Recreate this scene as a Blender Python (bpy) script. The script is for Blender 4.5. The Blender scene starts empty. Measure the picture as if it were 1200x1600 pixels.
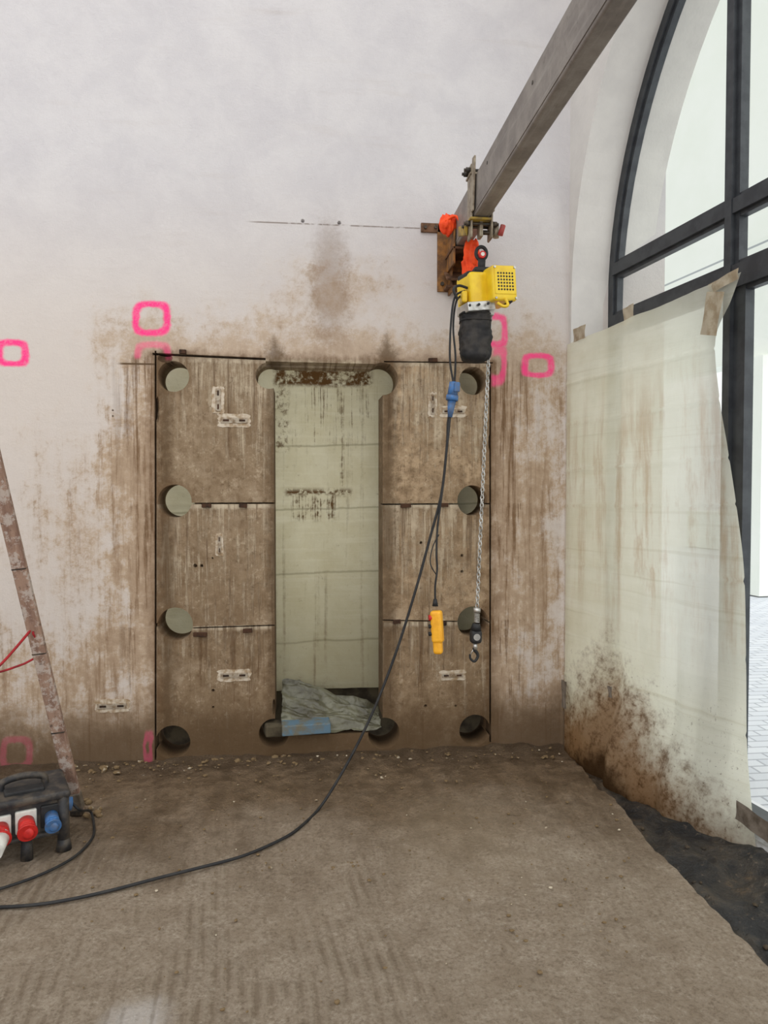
import bpy, bmesh, math, random
from mathutils import Vector, Matrix, noise as mnoise, Euler
random.seed(7)
scene=bpy.context.scene
try:
    scene.view_settings.view_transform='Standard'
except Exception: pass

# ------------------------------------------------------------------ camera
FPX=1150.0; HC=1.6
PITCH=math.atan(35/1150); YAW=math.atan(127/1150)
cd=bpy.data.cameras.new('camera'); cam=bpy.data.objects.new('camera',cd)
scene.collection.objects.link(cam); scene.camera=cam
cam.location=(0,0,HC); cam.rotation_euler=(math.pi/2-PITCH,0,-YAW)
cd.sensor_fit='VERTICAL'; cd.sensor_height=36; cd.lens=FPX/1600*36
cd.clip_start=0.05
RM=Euler((math.pi/2-PITCH,0,-YAW)).to_matrix()
O=Vector((0,0,HC))
# survey helpers: photo measurement -> real plane
def ray(u,v): return (RM@Vector((u-600,-(v-800),-FPX))).normalized()
def F(u,v,z=0.0):
    r=ray(u,v); return O+r*((z-HC)/r.z)
D=F(473,1178).y
def Q(u,v,y):
    r=ray(u,v); return O+r*(y/r.y)
def W(u,v): return Q(u,v,D)
T=0.25
CX=W(885,1000).x
C=Vector((CX,D,0))
e=-ray(310,765); e.z=0; e.normalize()
n=Vector((-e.y,e.x,0))
def R(s,z,d=0.0): 
    p=C+e*s+n*d; return Vector((p.x,p.y,z))
def RW(u,v,d):
    r=ray(u,v); p0=C+n*d
    t=(p0-O).dot(n)/r.dot(n); p=O+r*t
    return (p-p0).dot(e),p.z

# ------------------------------------------------------------------ shader helper
class S:
    def __init__(s,g,o): s.g=g; s.o=o
    def __add__(s,b): return s.g.m('ADD',s,b)
    __radd__=__add__
    def __sub__(s,b): return s.g.m('SUBTRACT',s,b)
    def __rsub__(s,b): return s.g.m('SUBTRACT',b,s)
    def __mul__(s,b): return s.g.m('MULTIPLY',s,b)
    __rmul__=__mul__
    def __truediv__(s,b): return s.g.m('DIVIDE',s,b)
    def abs(s): return s.g.m('ABSOLUTE',s)
    def max(s,b): return s.g.m('MAXIMUM',s,b)
    def min(s,b): return s.g.m('MINIMUM',s,b)
    def clamp(s): return s.max(0.0).min(1.0)
class G:
    def __init__(g,name):
        g.mat=bpy.data.materials.new(name); g.mat.use_nodes=True
        g.t=g.mat.node_tree; g.t.nodes.clear()
        g.out=g.t.nodes.new('ShaderNodeOutputMaterial')
        tc=g.t.nodes.new('ShaderNodeTexCoord'); g.obj=tc.outputs['Object']
        sp=g.t.nodes.new('ShaderNodeSeparateXYZ'); g.t.links.new(g.obj,sp.inputs[0])
        g.x,g.y,g.z=[S(g,sp.outputs[i]) for i in range(3)]
    def put(g,inp,v):
        if isinstance(v,S): g.t.links.new(v.o,inp)
        elif isinstance(v,bpy.types.NodeSocket): g.t.links.new(v,inp)
        else:
            if isinstance(v,(tuple,list)) and len(v)==3 and inp.type=='RGBA': v=(*v,1)
            inp.default_value=v
    def m(g,op,a,b=None):
        k=g.t.nodes.new('ShaderNodeMath'); k.operation=op
        g.put(k.inputs[0],a)
        if b is not None: g.put(k.inputs[1],b)
        return S(g,k.outputs[0])
    def vec(g,x,y,z):
        k=g.t.nodes.new('ShaderNodeCombineXYZ')
        for i,a in enumerate((x,y,z)): g.put(k.inputs[i],a)
        return k.outputs[0]
    def noise(g,scale=5,detail=4,rough=0.5,dist=0.0,v=None):
        k=g.t.nodes.new('ShaderNodeTexNoise')
        g.t.links.new(v if v is not None else g.obj,k.inputs['Vector'])
        k.inputs['Scale'].default_value=scale; k.inputs['Detail'].default_value=detail
        k.inputs['Roughness'].default_value=rough; k.inputs['Distortion'].default_value=dist
        return S(g,k.outputs[0])
    def vor(g,scale,v=None):
        k=g.t.nodes.new('ShaderNodeTexVoronoi')
        g.t.links.new(v if v is not None else g.obj,k.inputs['Vector'])
        k.inputs['Scale'].default_value=scale
        return S(g,k.outputs['Distance'])
    def ss(g,x,lo,hi):
        k=g.t.nodes.new('ShaderNodeMapRange'); k.interpolation_type='SMOOTHSTEP'
        g.put(k.inputs['Value'],x)
        if lo<hi:
            k.inputs['From Min'].default_value=lo; k.inputs['From Max'].default_value=hi
        else:
            k.inputs['From Min'].default_value=hi; k.inputs['From Max'].default_value=lo
            k.inputs['To Min'].default_value=1; k.inputs['To Max'].default_value=0
        return S(g,k.outputs[0])
    def mix(g,f,a,b):
        k=g.t.nodes.new('ShaderNodeMix'); k.data_type='RGBA'
        g.put(k.inputs[0],f); g.put(k.inputs[6],a); g.put(k.inputs[7],b)
        return k.outputs[2]
    def bump(g,h,strength=0.5,dist=0.01):
        k=g.t.nodes.new('ShaderNodeBump'); g.put(k.inputs['Height'],h)
        k.inputs['Strength'].default_value=strength; k.inputs['Distance'].default_value=dist
        return k.outputs[0]
    def bsdf(g,col,rough=0.8,metal=0.0,bump=None,spec=0.3,coat=0.0):
        k=g.t.nodes.new('ShaderNodeBsdfPrincipled')
        g.put(k.inputs['Base Color'],col); g.put(k.inputs['Roughness'],rough)
        g.put(k.inputs['Metallic'],metal); k.inputs['Specular IOR Level'].default_value=spec
        k.inputs['Coat Weight'].default_value=coat
        if bump is not None: g.t.links.new(bump,k.inputs['Normal'])
        g.t.links.new(k.outputs[0],g.out.inputs[0]); return g.mat
    def sheet(g,col,f=0.5,bump=None,trans=None,clear=0.0):
        a=g.t.nodes.new('ShaderNodeBsdfDiffuse'); b=g.t.nodes.new('ShaderNodeBsdfTranslucent')
        g.put(a.inputs[0],col); g.put(b.inputs[0],trans if trans is not None else col)
        if bump is not None:
            g.t.links.new(bump,a.inputs['Normal']); g.t.links.new(bump,b.inputs['Normal'])
        k=g.t.nodes.new('ShaderNodeMixShader'); k.inputs[0].default_value=f
        g.t.links.new(a.outputs[0],k.inputs[1]); g.t.links.new(b.outputs[0],k.inputs[2])
        o=k.outputs[0]
        if clear is not None and clear!=0.0:
            tr=g.t.nodes.new('ShaderNodeBsdfTransparent'); m2=g.t.nodes.new('ShaderNodeMixShader')
            g.put(m2.inputs[0],clear); g.t.links.new(o,m2.inputs[1]); g.t.links.new(tr.outputs[0],m2.inputs[2]); o=m2.outputs[0]
        g.t.links.new(o,g.out.inputs[0]); return g.mat
def L(r,gg,b):
    f=lambda c:(c/255/12.92 if c/255<=0.04045 else ((c/255+0.055)/1.055)**2.4)
    return (f(r),f(gg),f(b))
def simple(name,c1,c2=None,rough=0.6,metal=0.0,scale=20,lo=0.4,hi=0.65,bs=0.2,spec=0.4,coat=0.0):
    g=G(name); c2=c2 or c1
    a=g.noise(scale,5,0.6)
    col=g.mix(g.ss(a,lo,hi),c1,c2)
    return g.bsdf(col,rough,metal,g.bump(g.noise(scale*3,3),bs,0.004),spec,coat)

# ------------------------------------------------------------------ mesh helper
class B:
    def __init__(s,name,mats): s.name=name; s.mats=mats; s.bm=bmesh.new()
    def _set(s,faces,mi,smooth=False):
        for f in faces: f.material_index=mi; f.smooth=smooth
    def box(s,c,size,mi=0,rot=None,bev=0.0,seg=2):
        M=Matrix.Translation(Vector(c))@(rot.to_4x4() if rot else Matrix())@Matrix.Diagonal((*size,1))
        vs=bmesh.ops.create_cube(s.bm,size=1,matrix=M)['verts']
        fs=set(f for v in vs for f in v.link_faces); s._set(fs,mi)
        if bev>0:
            es=list(set(ed for v in vs for ed in v.link_edges))
            r=bmesh.ops.bevel(s.bm,geom=es,offset=bev,segments=seg,profile=0.5,affect='EDGES')
            s._set(r['faces'],mi)
    def hexa(s,p,mi=0,bev=0):
        v=[s.bm.verts.new(q) for q in p]
        fs=[s.bm.faces.new([v[i] for i in q]) for q in ((0,1,2,3),(7,6,5,4),(0,4,5,1),(1,5,6,2),(2,6,7,3),(3,7,4,0))]
        s._set(fs,mi)
    def cyl(s,a,b,r,mi=0,seg=20,r2=None,bev=0):
        a=Vector(a);b=Vector(b);d=b-a
        M=Matrix.Translation((a+b)/2)@d.to_track_quat('Z','Y').to_matrix().to_4x4()
        vs=bmesh.ops.create_cone(s.bm,cap_ends=True,segments=seg,radius1=r,radius2=r if r2 is None else r2,depth=d.length,matrix=M)['verts']
        for f in set(f for v in vs for f in v.link_faces):
            f.material_index=mi; f.smooth=len(f.verts)==4
    def ball(s,c,r,mi=0,sc=(1,1,1),sub=2):
        M=Matrix.Translation(Vector(c))@Matrix.Diagonal((*sc,1))
        vs=bmesh.ops.create_icosphere(s.bm,subdivisions=sub,radius=r,matrix=M)['verts']
        s._set(set(f for v in vs for f in v.link_faces),mi,True)
        return vs
    def tube(s,pts,r,mi=0,seg=10,res=8,closed=False,smooth=True):
        pts=[Vector(p) for p in pts]
        if smooth: pts=catmull(pts,res,closed)
        nn=len(pts); rings=[]; up=Vector((0.13,0.3,1)).normalized()
        for i,p in enumerate(pts):
            if closed: t=pts[(i+1)%nn]-pts[i-1]
            else: t=pts[min(i+1,nn-1)]-pts[max(i-1,0)]
            t.normalize()
            a=t.cross(up)
            if a.length<0.05: a=t.cross(Vector((1,0,0)))
            a.normalize(); up=a.cross(t).normalized(); b=up
            rr=r(i/(nn-1)) if callable(r) else r
            rings.append([s.bm.verts.new(p+a*rr*math.cos(k*2*math.pi/seg)+b*rr*math.sin(k*2*math.pi/seg)) for k in range(seg)])
        fs=[]
        for i in range(nn if closed else nn-1):
            A=rings[i];Bq=rings[(i+1)%nn]
            for k in range(seg): fs.append(s.bm.faces.new((A[k],A[(k+1)%seg],Bq[(k+1)%seg],Bq[k])))
        if not closed: fs.append(s.bm.faces.new(rings[0][::-1])); fs.append(s.bm.faces.new(rings[-1]))
        s._set(fs,mi,True)
    def grid(s,fn,nu,nv,mi=0,smooth=True):
        V=[[s.bm.verts.new(fn(i/nu,j/nv)) for j in range(nv+1)] for i in range(nu+1)]
        fs=[s.bm.faces.new((V[i][j],V[i+1][j],V[i+1][j+1],V[i][j+1])) for i in range(nu) for j in range(nv)]
        s._set(fs,mi,smooth)
    def done(s,fix=True):
        if fix: bmesh.ops.recalc_face_normals(s.bm,faces=s.bm.faces)
        me=bpy.data.meshes.new(s.name); s.bm.to_mesh(me); s.bm.free()
        for m in s.mats: me.materials.append(m)
        o=bpy.data.objects.new(s.name,me); scene.collection.objects.link(o); return o
def catmull(pts,res,closed=False):
    out=[];n_=len(pts)
    for i in range(n_ if closed else n_-1):
        if closed: p0,p1,p2,p3=pts[i-1],pts[i],pts[(i+1)%n_],pts[(i+2)%n_]
        else: p0,p1,p2,p3=pts[max(i-1,0)],pts[i],pts[i+1],pts[min(i+2,n_-1)]
        for k in range(res):
            t=k/res
            out.append(0.5*((2*p1)+(p2-p0)*t+(2*p0-5*p1+4*p2-p3)*t*t+(3*p1-p0-3*p2+p3)*t**3))
    if not closed: out.append(pts[-1])
    return out
def fb(x,y,z=0,s=1,o=4): return mnoise.fractal(Vector((x*s,y*s,z*s)),1.0,2.0,o)
def sm(x,a,b):
    t=max(0,min(1,(x-a)/(b-a))); return t*t*(3-2*t)

# ------------------------------------------------------------------ back wall
def wall_material():
    g=G('dirty_plaster')
    x,z=g.x,g.z
    x0=W(243,800).x; x1=W(767,800).x; z1=W(500,562).z
    za=W(400,787).z; zb=W(400,976).z
    bl=g.noise(3.0,9,0.68,0.3)
    bl2=g.noise(9,8,0.72)
    fine=g.noise(42,8,0.8)
    med=g.noise(20,8,0.78)
    wxx=x+(bl2-0.5)*0.03
    st=g.noise(1,6,0.7,v=g.vec(wxx*9,0.0,z*1.3))
    st2=g.noise(1,6,0.7,v=g.vec((x+(bl2-0.5)*0.008)*42,3.0,z*1.8))
    stv=g.noise(1,7,0.72,v=g.vec((x+(bl2-0.5)*0.02)*13,5.0,z*1.2))
    hs=g.noise(1,4,0.6,v=g.vec(x*1.2,7.0,z*9))
    base=g.mix(g.ss(bl,0.3,0.7),L(199,195,196),L(210,206,205))
    base=g.mix(g.ss(z,3.6,2.2)*0.75,base,L(207,195,183))
    base=g.mix(g.ss(hs,0.55,0.8)*0.3,base,L(184,172,162))
    below=g.ss(z,z1+0.15,z1-0.25)
    dl=(x0-x).max(0.0)/0.46; dr=(x-x1).max(0.0)/0.68; dt=(z-z1).max(0.0)/0.36
    d=g.m('SQRT',dl*dl+dr*dr+dt*dt)
    inside=g.ss(x,x0-0.01,x0+0.005)*g.ss(x,x1+0.01,x1-0.005)*g.ss(z,z1+0.01,z1-0.005)
    nz=(bl-0.5)*1.9+(bl2-0.5)*1.4+(stv-0.5)*1.4*below
    film=(1.16-d+nz).clamp()
    def blob(u,v,ru,rv,amt=1.0):
        c=W(u,v); a=(x-c.x)/(ru/256); b=(z-c.z)/(rv/256)
        return ((1.10-g.m('SQRT',a*a+b*b)+nz).clamp())*amt
    low=(1.35-z*1.55+nz).clamp()
    for bb_ in ((530,460,190,90,0.72),(440,540,260,45,0.75),(120,830,140,270,0.66),(100,1080,260,160,1.0),(200,740,80,250,1.0),(825,870,85,400,1.0),(640,420,60,80,0.35),(80,690,110,40,0.35)):
        film=film.max(blob(*bb_))
    film=film.max(low)
    spk=g.ss(film+(fine-0.5)*1.2+(med-0.5)*1.1,0.36,0.98)
    opac=(spk*(0.62+0.26*below))
    dirt=g.mix(g.ss(med*.5+stv*.5,0.38,0.64),L(184,159,130),L(148,118,86))
    dirt=g.mix(g.ss(film+(med-.5)*.8,0.75,1.2)*0.8*(0.4+0.6*below),dirt,L(131,102,73))
    col=g.mix(opac,base,dirt)
    col=g.mix(g.ss(film,0.1,0.9)*0.38,col,L(188,166,141))
    # ---- slurry coated concrete blocks
    low1=g.ss(z,za+0.004,za-0.004); low2=g.ss(z,zb+0.004,zb-0.004)
    t=(z1-z)-low1*(z1-za)-low2*(za-zb)
    pc=g.mix(g.ss(x,W(430,800).x,W(600,800).x),L(149,129,104),L(182,157,126))
    pc=g.mix(low2*0.65,pc,L(131,110,85)); pc=g.mix(low1*0.35,pc,L(140,118,92))
    pc=g.mix(g.ss(bl2*0.6+med*0.4,0.42,0.60)*0.68,pc,L(114,92,68))
    pc=g.mix(g.ss(bl,0.46,0.60)*0.4,pc,L(114,92,67))
    pc=g.mix(g.ss(bl,0.44,0.34)*0.35,pc,L(176,158,134))
    pc=g.mix(g.ss(st,0.42,0.66)*0.25,pc,L(106,84,58))
    lt=g.ss(st2*0.65+med*0.35-t*0.16+(1.0-low2)*0.03+(bl-.5)*.35,0.45,0.58)
    pc=g.mix(lt*0.66,pc,L(204,188,162))
    pc=g.mix(g.ss(fine*0.6+med*0.4,0.52,0.62)*0.6,pc,L(98,77,54))
    pc=g.mix(g.ss(fine*0.7+bl2*0.3,0.47,0.38)*0.35,pc,L(208,192,166))
    pc=g.mix(g.ss(t-med*0.05,0.012,-0.006)*0.7,pc,L(205,190,165))
    col=g.mix(inside*0.97,col,pc)
    # dark runs down from the cuts
    st3=g.noise(1,6,0.7,v=g.vec(x*20,9.0,z*0.9))
    run=g.ss(st3+(st2-0.5)*0.6-t*0.14+(med-.5)*.25,0.48,0.61)
    nearx=g.ss(x,x0-0.28,x0-0.05)*g.ss(x,x1+0.38,x1+0.05)*g.ss(z,z1+0.03,z1-0.03)
    col=g.mix(run*nearx*0.72,col,L(94,69,45))
    runo=g.ss(st3+(st2-0.5)*0.5+(z-1.2)*0.05,0.50,0.64)*(1.0-inside)*nearx
    col=g.mix(runo*0.6,col,L(104,76,49))
    drips=g.ss(st2*.6+stv*.5,0.56,0.67)*g.ss(film,0.3,0.8)*below*(1.0-inside)
    col=g.mix(drips*0.5,col,L(122,92,63))
    col=g.mix(g.ss(med*0.7+fine*0.3,0.57,0.69)*g.ss(film,0.5,1.1)*0.65,col,L(100,75,50))
    # dirt along the cut lines
    ed=(x-x0).abs().min((x-x1).abs())
    col=g.mix(g.ss(ed-(bl2-.35)*0.22,0.05,-0.05)*g.ss(z,z1+0.08,z1-0.02)*0.6,col,L(102,75,50))
    ed2=(z-z1).abs()
    col=g.mix(g.ss(ed2-(bl2-.4)*0.22,0.03,-0.05)*g.ss(x,x0-.2,x0)*g.ss(x,x1+.1,x1)*0.7,col,L(96,70,47))
    for (u,hh) in ((430,0.15),(605,0.17),(258,0.08)):
        c=W(u,553); a=((x-c.x).abs()/0.10)+((z-c.z).max(-0.02).abs()/hh)
        col=g.mix(g.ss(a-med*1.4,0.3,-0.5)*0.75,col,L(92,73,52))
    c=W(515,450); a=(x-c.x)/0.10; b=(z-c.z)/0.32
    col=g.mix(g.ss(g.m('SQRT',a*a+b*b)-bl2*1.5-fine*1.3,0.3,-0.9)*0.4,col,L(118,90,65))
    # slurry round the drilled cores
    for (u,v) in ((271,588),(273,783),(274,976),(739,595),(738,782),(739,972),(597,592)):
        c=W(u,v); a=(x-c.x)/.13; b=(z-c.z)/.13
        col=g.mix(g.ss(g.m('SQRT',a*a+b*b)-(med-.5)*1.2,1.15,.75)*0.4,col,L(108,84,59))
    # wetter / darker near the floor
    col=g.mix(g.ss(z-bl*0.55,0.18,-0.20)*0.85,col,L(90,70,48))
    a0=W(380,346);a1=W(660,357)
    col=g.mix(g.ss((z-(a0.z+a1.z)/2-0.0).abs(),0.006,0.002)*g.ss(x,a0.x,a0.x+.1)*g.ss(x,a1.x,a1.x-.02)*g.ss(bl2,0.42,0.52)*.8,col,L(125,112,102))
    a0=W(180,568)
    col=g.mix(g.ss((z-a0.z).abs(),0.008,0.003)*g.ss(x,a0.x,a0.x+.05)*g.ss(x,x0+.02,x0),col,L(95,75,55))
    # pink spray marks
    warp=g.noise(2.2,5,0.6)
    wx=x+(warp-0.5)*0.06+(bl2-0.5)*0.03; wz=z+(bl-0.5)*0.05+(med-0.5)*0.01
    pk=None
    def ring(u,v,rx,rz,w,amt,cut=None):
        c=W(u,v); a=(wx-c.x)/(rx/256); b=(wz-c.z)/(rz/256)
        a2=a*a; b2=b*b
        q=g.m('SQRT',g.m('SQRT',a2*a2+b2*b2))
        r=g.ss((q-0.85).abs()+ (fine-0.5)*0.35,w,w*0.35)*amt
        if cut=='top': r=r*g.ss(b,-0.1,0.2)
        if cut=='right': r=r*g.ss(a,-0.6,-0.1)
        return r
    for args in ((236,497,27,25,0.28,1.0),(20,552,21,18,0.36,1.0),(240,562,26,26,0.28,0.5,'top'),(770,516,21,26,0.3,0.85,'right'),
                 (774,570,15,28,0.45,0.7,'right'),(840,570,25,19,0.30,0.9),(25,1177,22,24,0.3,0.20),(232,1168,6,20,0.6,0.30)):
        r=ring(*args); pk=r if pk is None else pk.max(r)
    col=g.mix(pk*(0.7+0.3*g.ss(fine,0.35,0.55)),col,L(252,66,138))
    h=bl2*0.5+med*0.5+fine*0.4+lt*inside*0.3
    return g.bsdf(col,0.9,0.0,g.bump(h,0.6,0.013),0.2)
MW=wall_material()
x0=W(243,870).x; x1=W(767,870).x
bw=B('wall_back',[MW]); XL=-4.6
bw.box(((XL+CX+0.62)/2,D+T/2,2.7),(CX+0.62-XL,T,5.8)); wall_back=bw.done()
ct=B('cutter',[MW])
a=W(430,1150); b=W(598,571)
ct.box(((a.x+b.x)/2,D+T/2,(a.z+b.z)/2),(b.x-a.x,T+.2,b.z-a.z))
cores=[(271,588,23),(273,783,25),(274,976,26),(270,1160,26),(739,595,22),(738,782,24),(739,972,25),(742,1141,25),
       (420,587,20),(597,592,25),(428,1146,23),(600,1146,25)]
for (u,v,r) in cores:
    c=W(u,v)
    ct.cyl((c.x,D-.1,c.z),(c.x,D+T+.1,c.z),r/256,seg=40)
z1=W(500,562).z
def slot(u0,v0,u1,v1,w,dep=0.13):
    p=W(u0,v0);q=W(u1,v1); m=(p+q)/2; L_=(q-p).length
    ang=math.atan2(q.z-p.z,q.x-p.x)
    ct.box((m.x,D+dep/2-.03,m.z),(L_,dep+.06,w),rot=Euler((0,-ang,0)).to_matrix())
slot(238,553,415,561,.014); slot(600,565,770,567,.008)
slot(415,566,610,571,.012)
slot(243,548,243,1188,.011); slot(766,570,766,1160,.011)
slot(248,787,430,786,.009); slot(248,983,430,977,.008)
slot(598,788,766,787,.009); slot(598,969,766,972,.008)
for (u,v,w_,h_) in ((258,560,.09,.05),(250,977,.05,.04),(428,1105,.02,.10),(431,690,.012,.12),(431,880,.014,.06),(597,1085,.02,.06),(246,640,.02,.16),(765,690,.016,.10)):
    c=W(u,v)
    vs=ct.ball((c.x,D,c.z),1,0,(w_/2,.05,h_/2),2)
for (u,v,r) in ((473,345,3),(530,348,3),(176,641,1.5),(176,650,1.5),(305,884,3),(315,884,2.5),(658,848,2.5),(722,868,2.5),(722,893,2.5),(332,872,1.5),(333,1079,2.5),(333,1105,2),(665,1103,2.5),(712,1103,2)):
    c=W(u,v); ct.cyl((c.x,D-.02,c.z),(c.x,D+.05,c.z),r/256,seg=12)
cut=ct.done()
md=wall_back.modifiers.new('b','BOOLEAN'); md.object=cut; md.operation='DIFFERENCE'; md.solver='EXACT'; md.use_self=True
dg=bpy.context.evaluated_depsgraph_get()
me=bpy.data.meshes.new_from_object(wall_back.evaluated_get(dg))
wall_back.modifiers.clear(); wall_back.data=me
if not me.materials: me.materials.append(MW)
bpy.data.objects.remove(cut)

MDK=simple('dark_brown_block',L(84,75,57),L(48,40,28),0.9,scale=8,bs=0.6)  # dark brown for the added light blocks and the lump by the board
rb=B('rear_light_block',[MDK])  # blocks added to stop light through the sheet and keep cores dark
rb.box(((x0+x1)/2,D+T+0.46,0.12),(x1-x0+.9,0.5,0.50),bev=.01)
rb.box((W(690,800).x+.05,D+T+0.42,1.4),(0.72,0.3,2.6),bev=.01)
rb.done()
def rear_sheet_mat():
    g=G('protective_sheet_green'); x,z=g.x,g.z
    bl=g.noise(5,8,0.7); bl2=g.noise(22,8,0.75)
    st=g.noise(1,5,0.6,v=g.vec(x*22,0.0,z*0.7)); st2=g.noise(1,5,0.6,v=g.vec(x*70,0.0,z*2.5))
    hz=g.noise(1,4,.6,v=g.vec(x*1.5,0.0,z*26))
    base=g.mix(g.ss(bl,0.3,0.7),L(200,191,158),L(212,205,176))
    base=g.mix(g.ss(hz,.5,.7)*.4,base,L(224,218,192))
    base=g.mix(g.ss(z,1.5,0.3)*0.7,base,L(150,142,114))
    for v in (691,797,905,1020):
        c=W(500,v); base=g.mix(g.ss((z+(bl-0.5)*0.03-c.z-0.03*(x-c.x)).abs(),0.010,0.002)*0.45,base,L(124,118,90))
    def bx(u0,v0,u1,v1,f):
        p=W(u0,v0);q=W(u1,v1); xw=x+(bl2-.5)*.03; zw=z+(bl2-.5)*.04
        return g.ss(xw,p.x-f,p.x+f)*g.ss(xw,q.x+f,q.x-f)*g.ss(zw,q.z-f,q.z+f)*g.ss(zw,p.z+f,p.z-f)
    D1=L(92,66,38)
    m=bx(425,560,590,592,.02)*g.ss(bl2*0.7+bl*0.5,0.50,0.64)
    m=m.max(bx(445,764,555,774,.02)*g.ss(bl2,0.40,0.54))
    m=m.max(bx(455,770,530,815,.03)*g.ss(st2*0.6+bl2*0.5,0.53,0.66))
    m=m.max(bx(537,600,543,760,.010)*g.ss(bl2+(st2-.5),0.42,0.62)*0.7)
    m=m.max(bx(430,575,595,690,.03)*g.ss(st2*.7+bl2*.3,0.53,0.64)*0.75)
    m=m.max(bx(425,575,600,1130,.02)*g.ss(st*.7+bl2*.3,0.53,0.70)*0.5)
    m=m.max(bx(425,570,450,700,.02)*g.ss(bl2,0.48,0.62)*0.8)
    m=m.max(g.ss(z*-1.0+bl*0.8,0.0,0.3)*g.ss(bl2,0.45,0.65)*0.6)
    m=m.max(g.ss(bl2,.60,.72)*.4)
    col=g.mix(m,base,D1)
    return g.sheet(col,0.46,g.bump(bl*0.7+bl2*0.3+hz*.3,0.6,0.03))
MRS=rear_sheet_mat()
rs=B('plastic_sheet',[MRS])
rx0=x0-.25; rx1=x1+.20
def rsf(a,b):
    x=rx0+(rx1-rx0)*a; z=0.30+(2.6-0.30)*b
    y=D+T+.10+0.022*math.sin(x*9+fb(x,z,0,1)*2)*0.6+0.020*fb(x,z,3,4)
    for v in (691,797,905,1020):
        zc=W(500,v).z; y-=0.008*math.exp(-((z-zc)/.012)**2)
    return (x,y,z)
rs.grid(rsf,140,160); rs.done()
MCP=G('crumpled_film'); MCP_m=MCP.bsdf(MCP.mix(MCP.ss(MCP.noise(7,5,.6),.35,.65),L(112,110,90),L(74,70,54)),0.38,0,MCP.bump(MCP.noise(10,5,.6,1.0),.5,.02),.5)
cp=B('crumpled_plastic_sheet',[MCP_m])
ca=W(440,1148); cb=W(596,1090)
def cpf(a,b):
    x=ca.x+(cb.x-ca.x)*a; yy=D+.02+0.24*b
    top=0.20*(1-a)**.9+0.05
    q=b*3.2+a*2.0+.5*fb(a,b,1,2)
    rd=abs(math.sin(q*2.2))**.7
    rd2=mnoise.ridged_multi_fractal(Vector((x*3.5+yy*3,yy*10,b*3)),1,2,3,1,2)
    z=.125+(top)*(b**.8)+.045*(rd-.5)*(.4+b*.6)+.026*(rd2-.7)
    return (x+.015*fb(a,b,2,4),yy+.02*fb(x,b,7,6)-.02,z)
cp.grid(cpf,140,80); cp.done()
MBL=simple('blue_foam',L(92,118,134),L(110,104,86),0.85,scale=14,bs=.4)
bb=B('insulation_board',[MBL,MDK])
p=Q(478,1138,D-.04); bb.box((p.x,D+0.0,p.z),(0.29,0.14,0.062),rot=Euler((0,math.radians(-1.0),math.radians(3))).to_matrix(),bev=.006)
p=Q(428,1143,D-.04); bb.box((p.x,D+0.02,p.z),(0.12,0.12,0.075),1,rot=Euler((0,.04,.2)).to_matrix(),bev=.012)
bb.done()

# ------------------------------------------------------------------ anchor rails set in the wall
MPL=simple('zinc_plate',L(170,158,140),L(132,110,84),0.6,0.2,30,bs=.3)
MRU=simple('rust_hole',L(70,45,28),L(40,28,20),0.9)
MPT=simple('chipped_plaster',L(200,187,168),L(154,130,100),0.9,scale=25,bs=.6)
def anchor(u,v,w,h,vert=False):
    o=B('anchor_rail',[MPT,MPL,MRU]); c=W(u,v)
    w/=256;h/=256
    N=36; pts=[]
    for k in range(N):
        t=2*math.pi*k/N; cx=max(-1,min(1,1.3*math.cos(t))); cz=max(-1,min(1,1.3*math.sin(t)))
        j=1+random.uniform(-.09,.07); pts.append((c.x+cx*w/2*j,c.z+cz*h/2*j))
    f=[o.bm.verts.new((a_,D-.003,b_)) for a_,b_ in pts]; bk=[o.bm.verts.new((a_,D+.004,b_)) for a_,b_ in pts]
    o.bm.faces.new(f)
    for k in range(N): o.bm.faces.new((f[k],f[(k+1)%N],bk[(k+1)%N],bk[k]))
    pw,ph=(w*.42,h*.82) if vert else (w*.82,h*.42)
    o.box((c.x,D-.005,c.z),(pw,.006,ph),1,bev=.002)
    for k in (-1,1):
        oo=(0,k*ph*.3) if vert else (k*pw*.3,0)
        sz=(pw*.3,.004,ph*.22) if vert else (pw*.22,.004,ph*.34)
        o.box((c.x+oo[0],D-.009,c.z+oo[1]),sz,2)
    o.cyl((c.x,D-.014,c.z),(c.x,D-.004,c.z),min(pw,ph)*.22,1,6)
    o.done()
anchor(341,625,19,42,True); anchor(366,657,49,20); anchor(366,1055,50,19); anchor(175,1103,52,20)
anchor(676,632,15,38,True); anchor(708,643,42,18); anchor(707,1055,42,16); anchor(343,851,12,34,True)
wd=B('steel_wedges',[MRU])
for (u,v,w) in ((323,790,14),(380,790,12),(313,991,20),(387,985,14),(634,790,16),(693,789,14),(620,971,12),(690,974,14),(676,563,14),(286,550,10)):
    c=W(u,v); wd.box((c.x,D-.004,c.z),(w/256,.03,.024),rot=Euler((0,random.uniform(-.05,.05),0)).to_matrix(),bev=.003)
wd.done()

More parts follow.
